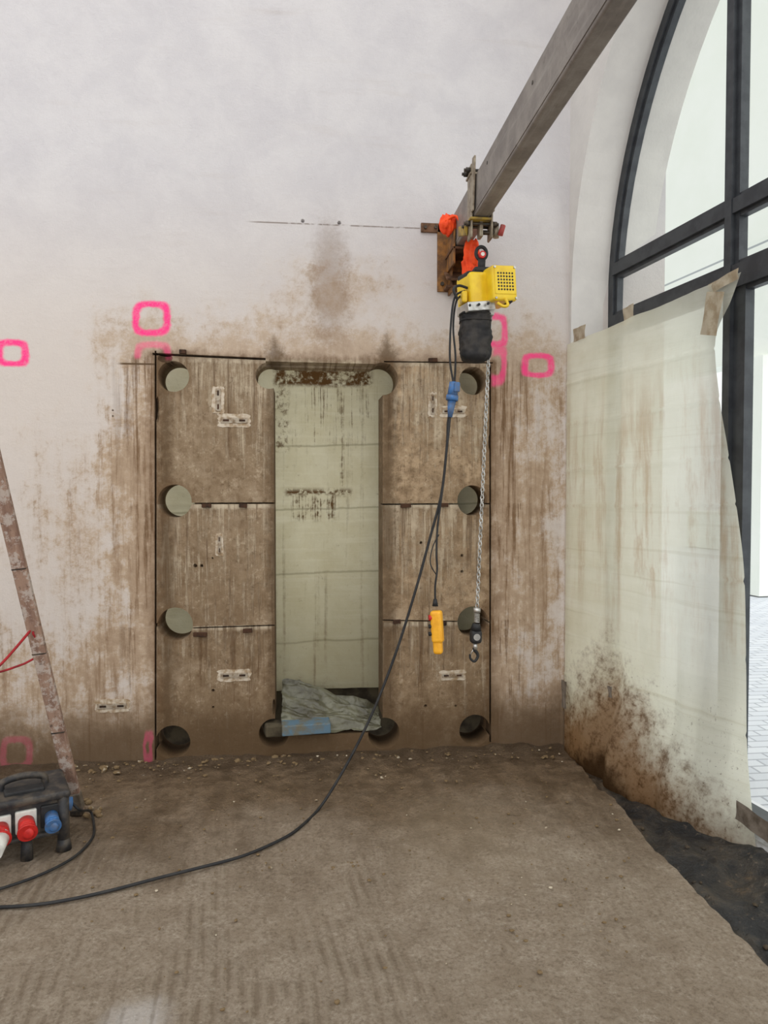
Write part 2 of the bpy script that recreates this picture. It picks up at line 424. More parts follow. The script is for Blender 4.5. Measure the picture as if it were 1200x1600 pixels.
# ------------------------------------------------------------------ floor
fe0=F(893,1182); fe1=F(1200,1510)
def edge_x(y):
    t=(y-fe0.y)/(fe1.y-fe0.y); return fe0.x+(fe1.x-fe0.x)*t+0.02*fb(y,3,0,3)+.012*fb(y,8,0,14)
def floor_mat():
    g=G('rough_screed'); x,y,z=g.x,g.y,g.z
    bl=g.noise(1.6,8,0.65); b2=g.noise(8,8,0.72); fi=g.noise(60,8,0.82); md_=g.noise(24,8,.75); gv=g.vor(60,g.obj)
    sl=g.noise(0.9,1,0.3)
    sw=g.noise(1,6,.65,v=g.vec(x*5,y*1.1,2.0))
    wet=g.ss(y+(bl-.5)*2.0+(sw-.5)*1.2,2.8,4.0)
    col=g.mix(g.ss(b2,0.3,0.7),L(178,162,142),L(158,141,120))
    col=g.mix(g.ss(sw,0.45,0.65)*0.35,col,L(146,128,106))
    col=g.mix(g.ss(fi*.75+md_*.25,0.47,0.60)*0.65,col,L(120,103,82))
    col=g.mix(g.ss(fi*.8+b2*.2,0.46,0.36)*0.5,col,L(208,197,180))
    wc=g.mix(g.ss(b2*.6+md_*.4,0.36,0.64),L(134,110,82),L(94,75,52))
    wc=g.mix(g.ss(sw,.45,.62)*.4,wc,L(84,66,45))
    wc=g.mix(g.ss(fi,.5,.66)*.5,wc,L(72,56,39))
    wc=g.mix(g.ss(fi,.42,.34)*.35,wc,L(168,146,116))
    col=g.mix(wet*0.92,col,wc)
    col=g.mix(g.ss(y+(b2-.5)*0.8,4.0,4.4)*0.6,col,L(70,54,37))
    c=F(720,1300); a=(x-c.x)/.55; b=(y-c.y)/.75
    col=g.mix(g.ss(g.m('SQRT',a*a+b*b)-b2*.9,0.5,-.4)*0.35,col,L(168,150,124))
    col=g.mix(g.ss(g.noise(15,6,.75),0.66,0.71)*0.7,col,L(198,187,170))
    c=F(215,1590); a=(x-c.x)/.13; b=(y-c.y)/.12
    col=g.mix(g.ss(g.m('SQRT',a*a+b*b)-b2*1.2,0.5,-.3)*0.75,col,L(214,206,198))
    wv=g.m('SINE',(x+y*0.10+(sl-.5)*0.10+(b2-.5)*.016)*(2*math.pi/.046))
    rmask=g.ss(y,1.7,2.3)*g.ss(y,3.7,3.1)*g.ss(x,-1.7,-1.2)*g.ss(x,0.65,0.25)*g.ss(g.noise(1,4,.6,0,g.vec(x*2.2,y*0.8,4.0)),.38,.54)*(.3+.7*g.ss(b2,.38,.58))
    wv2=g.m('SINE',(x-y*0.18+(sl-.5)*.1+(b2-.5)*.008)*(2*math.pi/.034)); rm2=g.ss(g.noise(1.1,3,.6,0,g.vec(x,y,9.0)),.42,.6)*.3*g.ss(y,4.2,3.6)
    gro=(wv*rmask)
    col=g.mix(g.ss(gro+(md_-.5)*1.6,-0.2,-0.95)*0.42,col,L(110,92,70))  # ridge relief painted as shade: grooves darker here, crests lighter below
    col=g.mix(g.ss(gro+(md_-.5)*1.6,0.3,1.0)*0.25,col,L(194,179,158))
    h=b2*0.5+md_*.6+fi*0.6+g.ss(gv,0.5,0.1)*0.2+gro*.4+wv2*rm2*.6
    rough=0.86-wet*g.ss(b2,0.40,0.58)*0.45
    return g.bsdf(col,rough,0,g.bump(h,0.95,0.022),0.4)
MF=floor_mat()
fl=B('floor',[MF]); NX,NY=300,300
def flf(a,b):
    y=D+.0-(D+1.5)*(b**1.25); 
    xe=edge_x(y)
    if a>=0.9999: return (xe+.004,y,-.09)
    aa=a/(1-1/NX); x=-4.4+(xe+4.4)*(1-(1-aa)**1.3)
    zz=.010*fb(x,y,0,1.6)+.008*fb(x,y,5,7)
    zz+=.02*sm(y,D-.25,D)*(.5+fb(x,y,9,5))
    return (x,y,zz-.004)
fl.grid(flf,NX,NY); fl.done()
def mem_mat():
    g=G('bitumen_membrane'); b=g.noise(7,7,.7); f=g.noise(40,6,.7)
    col=g.mix(g.ss(b,.42,.60),L(34,33,33),L(66,60,52)); col=g.mix(g.ss(g.y+b,3.9,4.8),col,L(80,62,42))
    col=g.mix(g.ss(f,.60,.68)*.7,col,L(128,112,92))
    col=g.mix(g.ss(b,.58,.68)*.6,col,L(112,92,68))
    return g.bsdf(col,0.5,0,g.bump(b*1.5+f*.3,1.0,.04),.5)
MST=G('rubble_stone'); MST_m=MST.bsdf(MST.mix(MST.ss(MST.noise(13,2,.5),.56,.66),L(118,98,70),L(190,178,156)),.9,0,MST.bump(MST.noise(80,4),.5,.005))
MSD=simple('dark_crumb',L(78,66,50),L(52,46,38),.9)
ms=B('waterproofing_membrane',[mem_mat(),MSD])
def msf(a,b):
    y=D-.01-(D+1.2)*b; xa=edge_x(y)-.03
    s=(D-y)/(-e.y)
    p=R(s,0,.19); x=xa+(p.x-xa)*a
    return (x,y,-.07+.05*mnoise.ridged_multi_fractal(Vector((x*4,y*3,0)),1,2,3,1,2)*.8-.02+.035*sm(a,.6,1))
ms.grid(msf,60,300)
for i in range(16):
    a_,b_=random.random()*.8+.1,random.uniform(.04,.55); q=Vector(msf(a_,b_)); r=random.choice([.006,.009,.013])
    vs=ms.ball((q.x,q.y,q.z+r*.4),r,1,(random.uniform(.7,1.5),random.uniform(.7,1.3),random.uniform(.4,.8)),1)
    for v in vs: v.co+=Vector([random.uniform(-1,1)*r*.22 for _ in range(3)])
ms.done()
rbk=B('concrete_rubble',[MST_m])
def stone(x,y,r,z=0):
    vs=rbk.ball((x,y,z+r*.3),r,0,(random.uniform(.7,1.4),random.uniform(.7,1.3),random.uniform(.35,.8)),1)
    for v in vs: v.co+=Vector((random.uniform(-1,1),random.uniform(-1,1),random.uniform(-.6,.6)))*r*.22
    for f in set(f for v in vs for f in v.link_faces): f.smooth=False
for i in range(130):
    u=random.uniform(100,860); x=W(u,1170).x; stone(x,D-abs(random.gauss(0,.13))-.03,random.choice([.005,.007,.009,.012]),.003)
for i in range(300):
    p=F(random.uniform(130,1000),random.triangular(1195,1600,1200)); 
    if p.x<edge_x(p.y)-.03: stone(p.x,p.y,random.choice([.003,.004,.005,.008]))
for (u,v,r) in ((170,1205,.03),(385,1190,.022),(345,1185,.018),(860,1186,.02),(560,1352,.012),(600,1215,.011),(450,1195,.018),(710,1222,.011),(135,1208,.022),(440,1165,.022),(560,1165,.018)):
    for k in range(4):
        p=F(u+random.uniform(-14,14),v+random.uniform(-4,4)); stone(p.x,min(p.y,D-.05),r*random.uniform(.5,1))
rbk.done()

# ------------------------------------------------------------------ right wall with arch
AR=2.2; AZ=2.75; S0=0.03
MRW=G('plaster_reveal'); bl=MRW.noise(4,7,.65)
cr=MRW.mix(MRW.ss(bl,.3,.7),L(206,202,197),L(216,212,206))
cr=MRW.mix(MRW.ss(MRW.z-bl,1.9,.4)*.7,cr,L(168,146,120))
MRW_m=MRW.bsdf(cr,.9,0,MRW.bump(bl*.5+MRW.noise(50,4)*.3,.4,.01),.2)
def arch_profile(off,zb,N=48):
    r=AR-off; pr=[(S0+off,zb),(S0+off,AZ*.5),(S0+off,AZ)]
    for k in range(1,N): 
        t=math.pi-math.pi*k/N; pr.append((S0+AR+r*math.cos(t),AZ+r*math.sin(t)))
    pr+=[(S0+2*AR-off,AZ),(S0+2*AR-off,AZ*.5),(S0+2*AR-off,zb)]
    return pr
wr=B('wall_right',[MRW_m])
pr=arch_profile(0,-.1); ZT=5.6; SE=6.2
def outer(s,z):
    if z<=AZ+1e-6: return ((0.0,z) if s<S0+AR else (SE,z))
    ds=s-(S0+AR); dz=z-AZ
    k=1e9
    if dz>1e-6: k=min(k,(ZT-AZ)/dz)
    if ds>1e-6: k=min(k,(SE-S0-AR)/ds)
    if ds<-1e-6: k=min(k,(S0+AR)/-ds)
    return (S0+AR+ds*k,AZ+dz*k)
TH=.55
for i in range(len(pr)-1):
    a1,a2=pr[i],pr[i+1]; o1,o2=outer(*a1),outer(*a2)
    pts=[a1,a2,o2,o1]
    if abs(o1[0]-o2[0])>1e-4 and abs(o1[1]-o2[1])>1e-4:
        cc=(0.0 if o1[0]<S0+AR else SE,ZT); pts=[a1,a2,o2,cc,o1]
    for dd in (0,TH):
        wr.bm.faces.new([wr.bm.verts.new(R(q[0],q[1],dd)) for q in pts])
    f=wr.bm.faces.new([wr.bm.verts.new(R(*q)) for q in ((a1[0],a1[1],0),(a2[0],a2[1],0),(a2[0],a2[1],TH),(a1[0],a1[1],TH))]); f.smooth=False
bmesh.ops.remove_doubles(wr.bm,verts=wr.bm.verts,dist=1e-4)
wr.done()

# window
MFR=simple('anthracite_frame',L(70,73,76),L(58,60,64),0.45,0.3,12,bs=.05)
MGL=bpy.data.materials.new('window_glass'); MGL.use_nodes=True; t=MGL.node_tree; t.nodes.clear()
o_=t.nodes.new('ShaderNodeOutputMaterial'); tr=t.nodes.new('ShaderNodeBsdfTransparent'); gl=t.nodes.new('ShaderNodeBsdfGlossy'); mx=t.nodes.new('ShaderNodeMixShader')
nz=t.nodes.new('ShaderNodeTexNoise'); nz.inputs['Scale'].default_value=1.5; mr=t.nodes.new('ShaderNodeMapRange'); mr.inputs['To Min'].default_value=.05; mr.inputs['To Max'].default_value=.09
t.links.new(nz.outputs[0],mr.inputs[0]); t.links.new(mr.outputs[0],mx.inputs[0])
tr.inputs[0].default_value=(.96,.985,.96,1); gl.inputs['Roughness'].default_value=.02
t.links.new(tr.outputs[0],mx.inputs[1]); t.links.new(gl.outputs[0],mx.inputs[2]); t.links.new(mx.outputs[0],o_.inputs[0])
wn=B('window_1',[MFR,MGL,simple('sill_metal',L(186,186,184),L(160,158,152),.5,.3)])
def arch_strip(o1,o2,d1,d2,mi=0):
    A=arch_profile(o1,0);Bq=arch_profile(o2,0)
    for i in range(len(A)-1):
        wn.hexa([R(*A[i],d1),R(*A[i+1],d1),R(*Bq[i+1],d1),R(*Bq[i],d1),R(*A[i],d2),R(*A[i+1],d2),R(*Bq[i+1],d2),R(*Bq[i],d2)],mi)
def rbox(s1,s2,za,zb,d1,d2,mi=0):
    wn.hexa([R(s1,za,d1),R(s2,za,d1),R(s2,zb,d1),R(s1,zb,d1),R(s1,za,d2),R(s2,za,d2),R(s2,zb,d2),R(s1,zb,d2)],mi)
arch_strip(0.0,.055,.25,.31); arch_strip(.055,.08,.265,.305)
def az(s,off=.05):
    q=(AR-off)**2-(s-S0-AR)**2
    return AZ+math.sqrt(max(q,0))
for s in (1.06,3.36):
    rbox(s,s+.03,0,az(s+.02),.262,.31); rbox(s+.03,s+.075,0,az(s+.06),.24,.32); rbox(s+.075,s+.105,0,az(s+.1),.262,.31)
for (za,zb) in ((2.915,2.985),(2.56,2.67)):
    rbox(S0+.05,S0+2*AR-.05,za,zb,.245,.315)
    rbox(S0+.08,S0+2*AR-.08,za-.02,zb+.02,.265,.305)
rbox(S0,S0+2*AR,0.0,.10,.25,.33); rbox(S0+.001,S0+2*AR-.001,-.14,.02,.20,.34,2)
for s in (1.165,2.15,2.24,3.28): rbox(s,s+.05,.1,2.56,.26,.31)
A=arch_profile(.07,.05); wn.bm.faces.new([wn.bm.verts.new(R(*q,.288)) for q in A]).material_index=1
wn.done()

# window covering sheet
def win_sheet_mat():
    g=G('dust_sheet'); x,y,z=g.x,g.y,g.z
    bl=g.noise(3,8,.65); b2=g.noise(12,8,.7); f=g.noise(45,8,.78)
    st=g.noise(1,6,.65,v=g.vec(x*24,y*6,z*.7)); hz=g.noise(1,4,.6,v=g.vec(x*.8,y*.8,z*11)); hz2=g.noise(1,3,.5,v=g.vec(x*.5,y*.5,z*30))
    s_=(D-y)
    col=g.mix(g.ss(bl,.3,.7),L(222,216,190),L(236,231,210))
    col=g.mix(g.ss(s_,.15,1.0)*.5,col,L(236,238,228))
    col=g.mix(g.ss(hz,.45,.7)*.4,col,L(242,240,224))
    col=g.mix(g.ss(hz2,.58,.72)*.25,col,L(190,180,148))
    col=g.mix(g.ss(st*.8+b2*.2,.46,.64)*g.ss(z+(bl-.5)*.8,2.4,1.8)*g.ss(z+(bl-.5),.6,1.3)*.6,col,L(186,150,108))
    dm=g.ss(z*1.35+(s_-.45).abs()*1.1-bl*.9-b2*.5-f*.3,0.30,-.40)
    dm2=g.ss(z*1.6+s_*.35-bl*.8-f*.3,.20,-.5)
    col=g.mix(dm2*.65,col,L(166,128,84))
    col=g.mix(dm*.85,col,L(130,90,50))
    col=g.mix(g.ss(b2*.5+f*.5,.48,.60)*dm*.6,col,L(72,48,26))
    col=g.mix(g.ss(z*1.5+(s_-.5).abs()*.9-b2*.5,.10,-.15)*.85,col,L(58,40,24))
    col=g.mix(g.ss(f,.58,.66)*g.ss(z+(bl-.5)*.8,1.0,.1)*.7,col,L(92,62,34))
    return g.sheet(col,0.55,g.bump(hz*.5+b2*.2+st*.4,.6,.02),clear=(0.18*g.ss(z,.4,.9)))
MWS=win_sheet_mat()
sh=B('plastic_sheet',[MWS])
DE=.19
redge=[(1158,425),(1142,470),(1118,530),(1124,620),(1137,700),(1152,800),(1163,900),(1166,1050),(1168,1180),(1182,1334)]
RE=catmull([Vector((*RW(u,v,DE),0)) for u,v in redge],12)
def shf(a,b):
    k=b*(len(RE)-1); i=int(min(k,len(RE)-2)); q=RE[i].lerp(RE[i+1],k-i)
    zr=q.y; zl=2.5-(2.605-zr)*(2.54/ (2.605-RE[-1].y))
    s=.02+(q.x-.02)*a; z=zl+(zr-zl)*a; d=-.02+(DE+.02)*a
    env=math.sin(math.pi*min(1,max(0,a)))**.5
    amp=(.005+.020*sm(2.4-z,0,2.4))
    w1_=s*13+z*.8+fb(s,z*.6,1,1.2)*3; w2_=s*29-z*1.0+fb(s,z*.6,4,1)*3
    d+=env*amp*((1-2*abs(math.sin(w1_*.5))**1.3)*.8+.5*(1-2*abs(math.sin(w2_*.5))**1.3))
    d+=env*.012*fb(s,z,6,3)
    for zc in (.45,.8,1.15,1.5,1.72,2.0,2.25): d-=.007*math.exp(-((z-zc-.03*a)/.008)**2)
    d-=.12*sm(.5-z,0,.5)*math.sin(math.pi*min(1,a*1.0))**1.2
    return R(s,z,min(d,.225))
sh.grid(shf,180,190); sh.done()
MTP=simple('masking_tape',L(184,174,152),L(158,142,116),.6,scale=18,bs=.4)
MGT=simple('duct_tape',L(128,118,106),L(96,86,74),.5,scale=18,bs=.5)
tp=B('tape_strips',[MTP,MGT])
def tape(u,v,w,h,d,ang=0,mi=0):
    s,z=RW(u,v,d); w/=2;h/=2; ca_,sa=math.cos(ang),math.sin(ang)
    N=6
    def f(a,b):
        x=(a*2-1)*w; y=(b*2-1)*h
        return R(s+x*ca_-y*sa,z+x*sa+y*ca_,d+.003*math.sin(a*9+b*5))
    tp.grid(f,N,N,mi)
tape(982,492,.10,.10,.10,.1); tape(1130,440,.20,.05,.16,.12); tape(1112,490,.12,.20,.135,-.25); tape(905,521,.14,.08,-.01,.0,0)
tape(881,1085,.06,.17,-.055,0,1); tape(953,1081,.04,.06,-.11,.1,1); tape(1175,1283,.20,.09,.12,-.1,1)
tp.done()

# exterior
MPV=G('exterior_paving')
br=MPV.t.nodes.new('ShaderNodeTexBrick'); MPV.t.links.new(MPV.obj,br.inputs['Vector']); br.inputs['Scale'].default_value=2.5
br.inputs['Color1'].default_value=(*L(222,224,230),1); br.inputs['Color2'].default_value=(*L(208,211,219),1); br.inputs['Mortar'].default_value=(*L(175,178,186),1)
MPV_m=MPV.bsdf(br.outputs[0],.7,0,None,.3)
ex=B('pavement',[MPV_m]); 
ex.bm.faces.new([ex.bm.verts.new(R(*q)) for q in ((-14,-.02,.56),(9,-.02,.56),(9,-.02,12),(-14,-.02,12))]); ex.done()
MFC=G('facade_render'); cf=MFC.mix(MFC.ss(MFC.noise(1.2,5,.6),.3,.7),L(250,253,246),L(246,250,241))
for zz in (5.3,): cf=MFC.mix(MFC.ss((MFC.z-zz).abs(),.02,.012),cf,L(175,180,182))
MFC_m=MFC.bsdf(cf,.9,0,None,.2)
fa=B('facade_building',[MFC_m])
def fbox(s1,s2,za,zb,d1,d2,mi=0):
    fa.hexa([R(s1,za,d1),R(s2,za,d1),R(s2,zb,d1),R(s1,zb,d1),R(s1,za,d2),R(s2,za,d2),R(s2,zb,d2),R(s1,zb,d2)],mi)
fbox(-20,6,3.6,15,6,6.4)
for sx in (-13.5,-9.5,-5.5,2.5): fbox(sx,sx+.4,0,3.6,5.9,6.4)
fbox(-14,9,0,1.0,11.2,11.5)
fa.done()

# ------------------------------------------------------------------ beam, bracket, clamp
MGV=G('galvanised_steel'); gv=MGV.noise(5,7,.7); gf=MGV.noise(40,5,.7)
gst=MGV.noise(1,4,.6,v=MGV.vec(MGV.x*30,MGV.y*2,MGV.z*30))
gc=MGV.mix(MGV.ss(gv,.35,.65),L(146,138,130),L(120,112,106)); gc=MGV.mix(MGV.ss(gst,.5,.75)*.5,gc,L(168,162,154)); gc=MGV.mix(MGV.ss(gf,.6,.72)*.5,gc,L(92,82,72))
MGV_m=MGV.bsdf(gc,.55,.15,MGV.bump(gf,.2,.004),.4)
MDS=simple('dark_steel',L(60,56,52),L(92,80,66),.5,.6,25)
MBRK=simple('painted_bracket',L(160,112,58),L(104,74,48),.65,.2,14,.35,.6,.4)
MRST=simple('rusty_steel',L(122,90,66),L(80,56,40),.75,.3,20,bs=.5)
MORG=simple('orange_rag',L(255,84,28),L(232,66,20),.7,0,20,bs=.3)
bx0=W(701,375).x; bx1=W(722,400).x; bz1=W(700,348).z; bz0=W(700,402).z
bm_=B('steel_beam',[MGV_m,MDS])
cxb=(bx0+bx1)/2; wb=bx1-bx0; hb=bz1-bz0
def rhs(y0,y1,x0_,x1_,z0_,z1_,r=.010,t_=.006,mi=0):
    def prof(i):
        pts=[]
        for (cx,cz,a0) in ((x1_-r,z1_-r,0),(x0_+r,z1_-r,90),(x0_+r,z0_+r,180),(x1_-r,z0_+r,270)):
            for k in range(5):
                a=math.radians(a0+k*22.5); rr=r-i; pts.append((cx+rr*math.cos(a),cz+rr*math.sin(a)))
        return pts
    A,Bq=prof(0),prof(t_)
    N=len(A)
    V=[[bm_.bm.verts.new((p[0],y,p[1])) for p in P_] for P_,y in ((A,y0),(A,y1),(Bq,y1),(Bq,y0))]
    for j in range(4):
        P1,P2=V[j],V[(j+1)%4]
        for k in range(N):
            f=bm_.bm.faces.new((P1[k],P1[(k+1)%N],P2[(k+1)%N],P2[k])); f.material_index=mi; f.smooth=False
rhs(-1.6,D-.03,bx0,bx1,bz0,bz1)
bm_.box((bx0-.0015,(D-1.6)/2,bz0+.018),(.003,D+1.5,.006),0)
for yy in (0.4,1.2,2.0,2.8,3.5):
    bm_.cyl((bx0-.002,yy,bz1-.05),(bx0+.002,yy,bz1-.05),.008,1,12)
bm_.done()
bk=B('wall_bracket',[MBRK,MRST,MDS])
pa=W(683,352);pb=W(735,458)
bk.box(((pa.x+pb.x)/2,D-.008,(pa.z+pb.z)/2),(pb.x-pa.x,.016,pa.z-pb.z),0,bev=.003)
pc=W(674,357); bk.box((pc.x,D-.008,pc.z),(.13,.016,.055),1,bev=.003)
for u in (664,680): 
    q=W(u,357); bk.cyl((q.x,D-.03,q.z),(q.x,D-.014,q.z),.010,2,6)
q=W(690,445); bk.cyl((q.x,D-.03,q.z),(q.x,D-.014,q.z),.012,2,6)
zs=bz0-.006
bk.box((bx0-.012,D-.12,zs+.0),(.012,.22,.20),0,bev=.002)
bk.box((bx1+.012,D-.12,zs+.0),(.012,.22,.20),0,bev=.002)
bk.box((cxb,D-.12,zs-.008),(wb+.05,.22,.014),1,bev=.002)
bk.box((cxb-.02,D-.08,zs-.13),(wb+.03,.012+.11,.012),1,rot=Euler((.6,0,0)).to_matrix(),bev=.002)
bk.box((bx0+.0,D-.05,zs-.13),(.012,.09,.20),0,bev=.002)
bk.box((pb.x-.01,D-.05,pb.z+.11),(.012,.10,.24),1,bev=.002)
bk.box(((pa.x+pb.x)/2+.02,D-.05,pb.z+.012),(.17,.10,.014),1,bev=.002)
bk.done()
YH=3.84
cl=B('beam_clamp',[simple('clamp_steel',L(160,148,128),L(118,104,86),.5,.3,22),MDS,simple('yellow_worn',L(178,148,62),L(128,108,70),.6,.1,20),simple('red_handle',L(170,60,56),L(140,70,60),.5)])
for sx in (bx0-.012,bx1+.012):
    cl.box((sx,YH-.03,(bz0+bz1)/2-.02),(.012,.085,hb+.17),0,bev=.006)
    cl.box((sx,YH-.10,(bz0+bz1)/2+.05),(.010,.05,hb+.06),0,rot=Euler((.12,0,0)).to_matrix(),bev=.004)
for zz in (bz1+.035,bz0-.03): 
    for yy in (YH-.055,YH-.005):
        cl.cyl((bx0-.05,yy,zz),(bx1+.05,yy,zz),.008,1,12)
        cl.cyl((bx0-.04,yy,zz),(bx0-.018,yy,zz),.015,1,6); cl.cyl((bx1+.018,yy,zz),(bx1+.04,yy,zz),.015,1,6)
cl.box((cxb,YH-.03,bz1+.012),(wb+.05,.10,.012),0,bev=.003)
cl.box((cxb-.01,YH-.03,bz0-.012),(wb+.03,.12,.012),2,bev=.003)
cl.box((bx0-.03,YH+.06,bz0-.03),(.02,.16,.05),2,rot=Euler((.3,0,0)).to_matrix(),bev=.004)
cl.cyl((cxb,YH-.03,bz0-.065),(cxb+.10,YH-.03,bz0-.065),.012,1,14); cl.cyl((cxb+.085,YH-.03,bz0-.09),(cxb+.085,YH-.03,bz0-.03),.016,0,14)
cl.cyl((cxb+.10,YH-.06,bz0-.085),(cxb+.115,YH-.06,bz0-.035),.014,3,14)
cl.box((cxb,YH-.03,bz0-.05),(.02,.06,.09),0,bev=.005)
cl.done()
og=B('orange_safety_rope',[MORG])
def rag(u,v,y,w,h,dp,seed):
    c=Q(u,v,y)
    vs=og.ball(c,1,0,(w,dp,h),4)
    for vv in vs:
        d_=(vv.co-c); nn=mnoise.ridged_multi_fractal(Vector((d_.x*22+seed,d_.y*22,d_.z*11)),1,2,3,1,2)
        vv.co=c+d_*(.55+.38*nn)
rag(700,350,D-.22,.045,.07,.04,1); rag(735,410,D-.30,.045,.13,.05,5); rag(742,395,YH+.12,.025,.07,.04,9)
og.tube([Q(700,350,D-.2),Q(697,345,D-.25),Q(712,338,D-.25),Q(722,352,D-.3)],.008)
og.done()

# ------------------------------------------------------------------ chain hoist
MYL=simple('hoist_yellow',L(240,204,36),L(224,184,30),.35,0,8,bs=.05,coat=.2)
MBK=simple('black_rubber',L(32,32,33),L(46,45,44),.6,0,20)
MSV=simple('bright_steel',L(205,203,198),L(165,162,156),.3,.7,20)
MRED=simple('red_plastic',L(206,46,40),L(180,36,34),.45)
MBLU=simple('blue_plastic',L(62,112,168),L(80,100,130),.45,0,25)
MWHT=simple('white_label',L(225,224,215),L(205,203,195),.6)
MBAG=simple('black_canvas',L(34,33,34),L(58,54,50),.75,0,12,bs=.6)
ho=B('chain_hoist',[MYL,MBK,MSV,MRED,MBAG,MWHT])
K=1.0/ (W(600,700).x-W(599,700).x)
pm=(K*D/YH)
def hp(u,v,dy=0): 
    q=Q(u,v,YH); return Vector((q.x,q.y+dy,q.z))
rt=Euler((0,math.radians(-4),math.radians(14))).to_matrix()
c1=hp(741,456,.01); ho.box(c1,(36/pm,.17,52/pm),0,rot=rt,bev=.018,seg=3)
c1b=hp(737,440,.01); ho.box(c1b,(30/pm,.13,26/pm),1,rot=rt,bev=.012)
c2=hp(773,451,-.02); ho.box(c2,(42/pm,.20,54/pm),0,rot=rt,bev=.016,seg=3)
fy=c2+rt@Vector((0,-.101,0))
ho.box(fy+rt@Vector((0,.0,.006)),(36/pm,.006,38/pm),0,rot=rt,bev=.002)
for i in range(6):
    for j in range(6):
        q=fy+rt@Vector(((i-2.5)*.0165,0,(j-2.5)*.0165+.006)); ho.cyl(q+rt@Vector((0,-.0045,0)),q+rt@Vector((0,.002,0)),.0052,1,8)
for sx in (-1,1):
    for sz in (-1,1):
        q=c2+rt@Vector((sx*.058,-.1,sz*.078)); ho.cyl(q,q+rt@Vector((0,-.006,0)),.006,2,8)
ho.box(hp(722,468,-.02),(.03,.10,.06),0,bev=.01); ho.box(hp(789,475,-.05),(.03,.1,.03),1,bev=.006)
ho.tube([hp(780,476,-.12),hp(783,486,-.13),hp(776,488,-.13),hp(768,482,-.12)],.008,0)
ho.box(hp(742,484,-.02),(46/pm,.15,14/pm),2,rot=Euler((0,math.radians(-8),.2)).to_matrix(),bev=.004)
for k in range(3): q=hp(727+k*14,485-k*1.5,-.1); ho.cyl(q,q+Vector((0,-.01,0)),.007,1,8)
ho.box(hp(765,488,-.02),(.03,.05,.05),2,bev=.006)
top=hp(752,396)
ho.tube([top+Vector((.028*math.cos(t),0,.034*math.sin(t))) for t in [k*math.pi/6 for k in range(12)]],.0095,1,closed=True,res=3)
ho.cyl(hp(752,406,-.012),hp(752,424,0),.020,1,16); ho.cyl(hp(752,400,-.032),hp(752,400,.03),.018,3,16); ho.cyl(hp(752,400,-.036),hp(752,400,-.03),.010,5,12)
ho.box(hp(752,424),(.09,.09,.025),1,bev=.006)
def bagf(a,b):
    t=a*2*math.pi; 
    kk=(1 if b<.85 else math.sqrt(max(0,1-((b-.85)/.15)**2))*.999+.001)
    w=(46/pm/2)*(1+.06*math.sin(b*3))*kk
    dd=.075*kk
    c=hp(742,490).lerp(hp(743,568),b)
    cs=math.copysign(abs(math.cos(t))**.7,math.cos(t)); sn=math.copysign(abs(math.sin(t))**.7,math.sin(t))
    r_=1+.10*fb(cs*2,sn*2,b*4,1.8)+.04*math.sin(b*19+cs*5)*.5
    return (c.x+w*cs*r_,c.y+dd*sn*r_,c.z)
ho.grid(bagf,48,44,4)
for b_ in (.03,.16): 
    ho.tube([Vector(bagf(k/20,b_))*1.0 for k in range(20)],.006,4,closed=True,res=2)
ca0=hp(765,490,-.02); ca1=hp(744,948,-.02)
def link(c,dirv,side,a,b,r):
    pts=[]
    for k in range(12):
        t=2*math.pi*k/12; pts.append(c+side*(b*math.cos(t))+dirv*(a*math.sin(t)+ (0.35*a if math.sin(t)>0.01 else (-.35*a if math.sin(t)<-.01 else 0))*.6))
    ho.tube(pts,r,2,seg=5,closed=True,smooth=False)
dv=(ca1-ca0); Ln=dv.length; dv.normalize(); s1=dv.cross(Vector((0,1,0))).normalized(); s2=dv.cross(s1)
N=int(Ln/.0205)
for i in range(N):
    c=ca0+dv*(i+.5)*Ln/N
    a_=(s1+s2).normalized() if i%2 else (s1-s2).normalized()
    link(c,dv,a_,.0118,.0088,.0034)
hb0=hp(744,950,-.02)
ho.cyl(hb0+Vector((0,0,.004)),hb0+Vector((0,0,-.02)),.019,2,16)
ho.tube([hb0+Vector((.013*math.cos(k*.9),.013*math.sin(k*.9),-.022-k*.0012)) for k in range(45)],.0032,2,seg=6,res=2)
ho.cyl(hp(743,973,-.02),hp(742,983,-.02),.02,1,16,r2=.03)
ho.box(hp(742,993,-.02),(.062,.055,.075),1,bev=.018,seg=3)
ho.cyl(hp(742,993,-.02-.03),hp(742,993,-.02+.03),.018,2,14)
ho.cyl(hp(741,1004,-.02),hp(741,1013,-.02),.012,2,12)
hk=[(741,1009),(740,1014),(744,1019),(745,1025),(740,1032),(734,1028),(733,1021)]
ho.tube([hp(u,v,-.02) for u,v in hk],lambda t:.0095*(1-.55*t)+.001,1)
ho.tube([hp(739,1012,-.02),hp(734,1021,-.02)],.003,2,smooth=False)
ho.done()
pn=B('hoist_control_pendant',[simple('pendant_yellow',L(248,180,44),L(234,162,36),.4),MBK,MRED,MSV,MWHT])
YP=YH-.05
def pp(u,v,dy=0): q=Q(u,v,YP); return Vector((q.x,q.y+dy,q.z))
rp=Euler((0,math.radians(-4),math.radians(-25))).to_matrix()
pc=pp(683,985)
pn.box(pc+Vector((0,0,.02)),(.062,.055,.17),0,rot=rp,bev=.016,seg=3)
pn.box(pc+Vector((.004,0,-.075)),(.050,.045,.10),0,rot=rp,bev=.016,seg=3)
for k,(dz,mi) in enumerate(((.07,2),(.025,1),(-.015,1))):
    q=pc+Vector((0,0,dz)); d_=rp@Vector((-.9,-.45,0)); pn.cyl(q+d_*.02,q+d_*.045,.015 if mi==2 else .011,mi,14)
pn.cyl(pp(680,947),pp(680,936),.016,1,14,r2=.009)
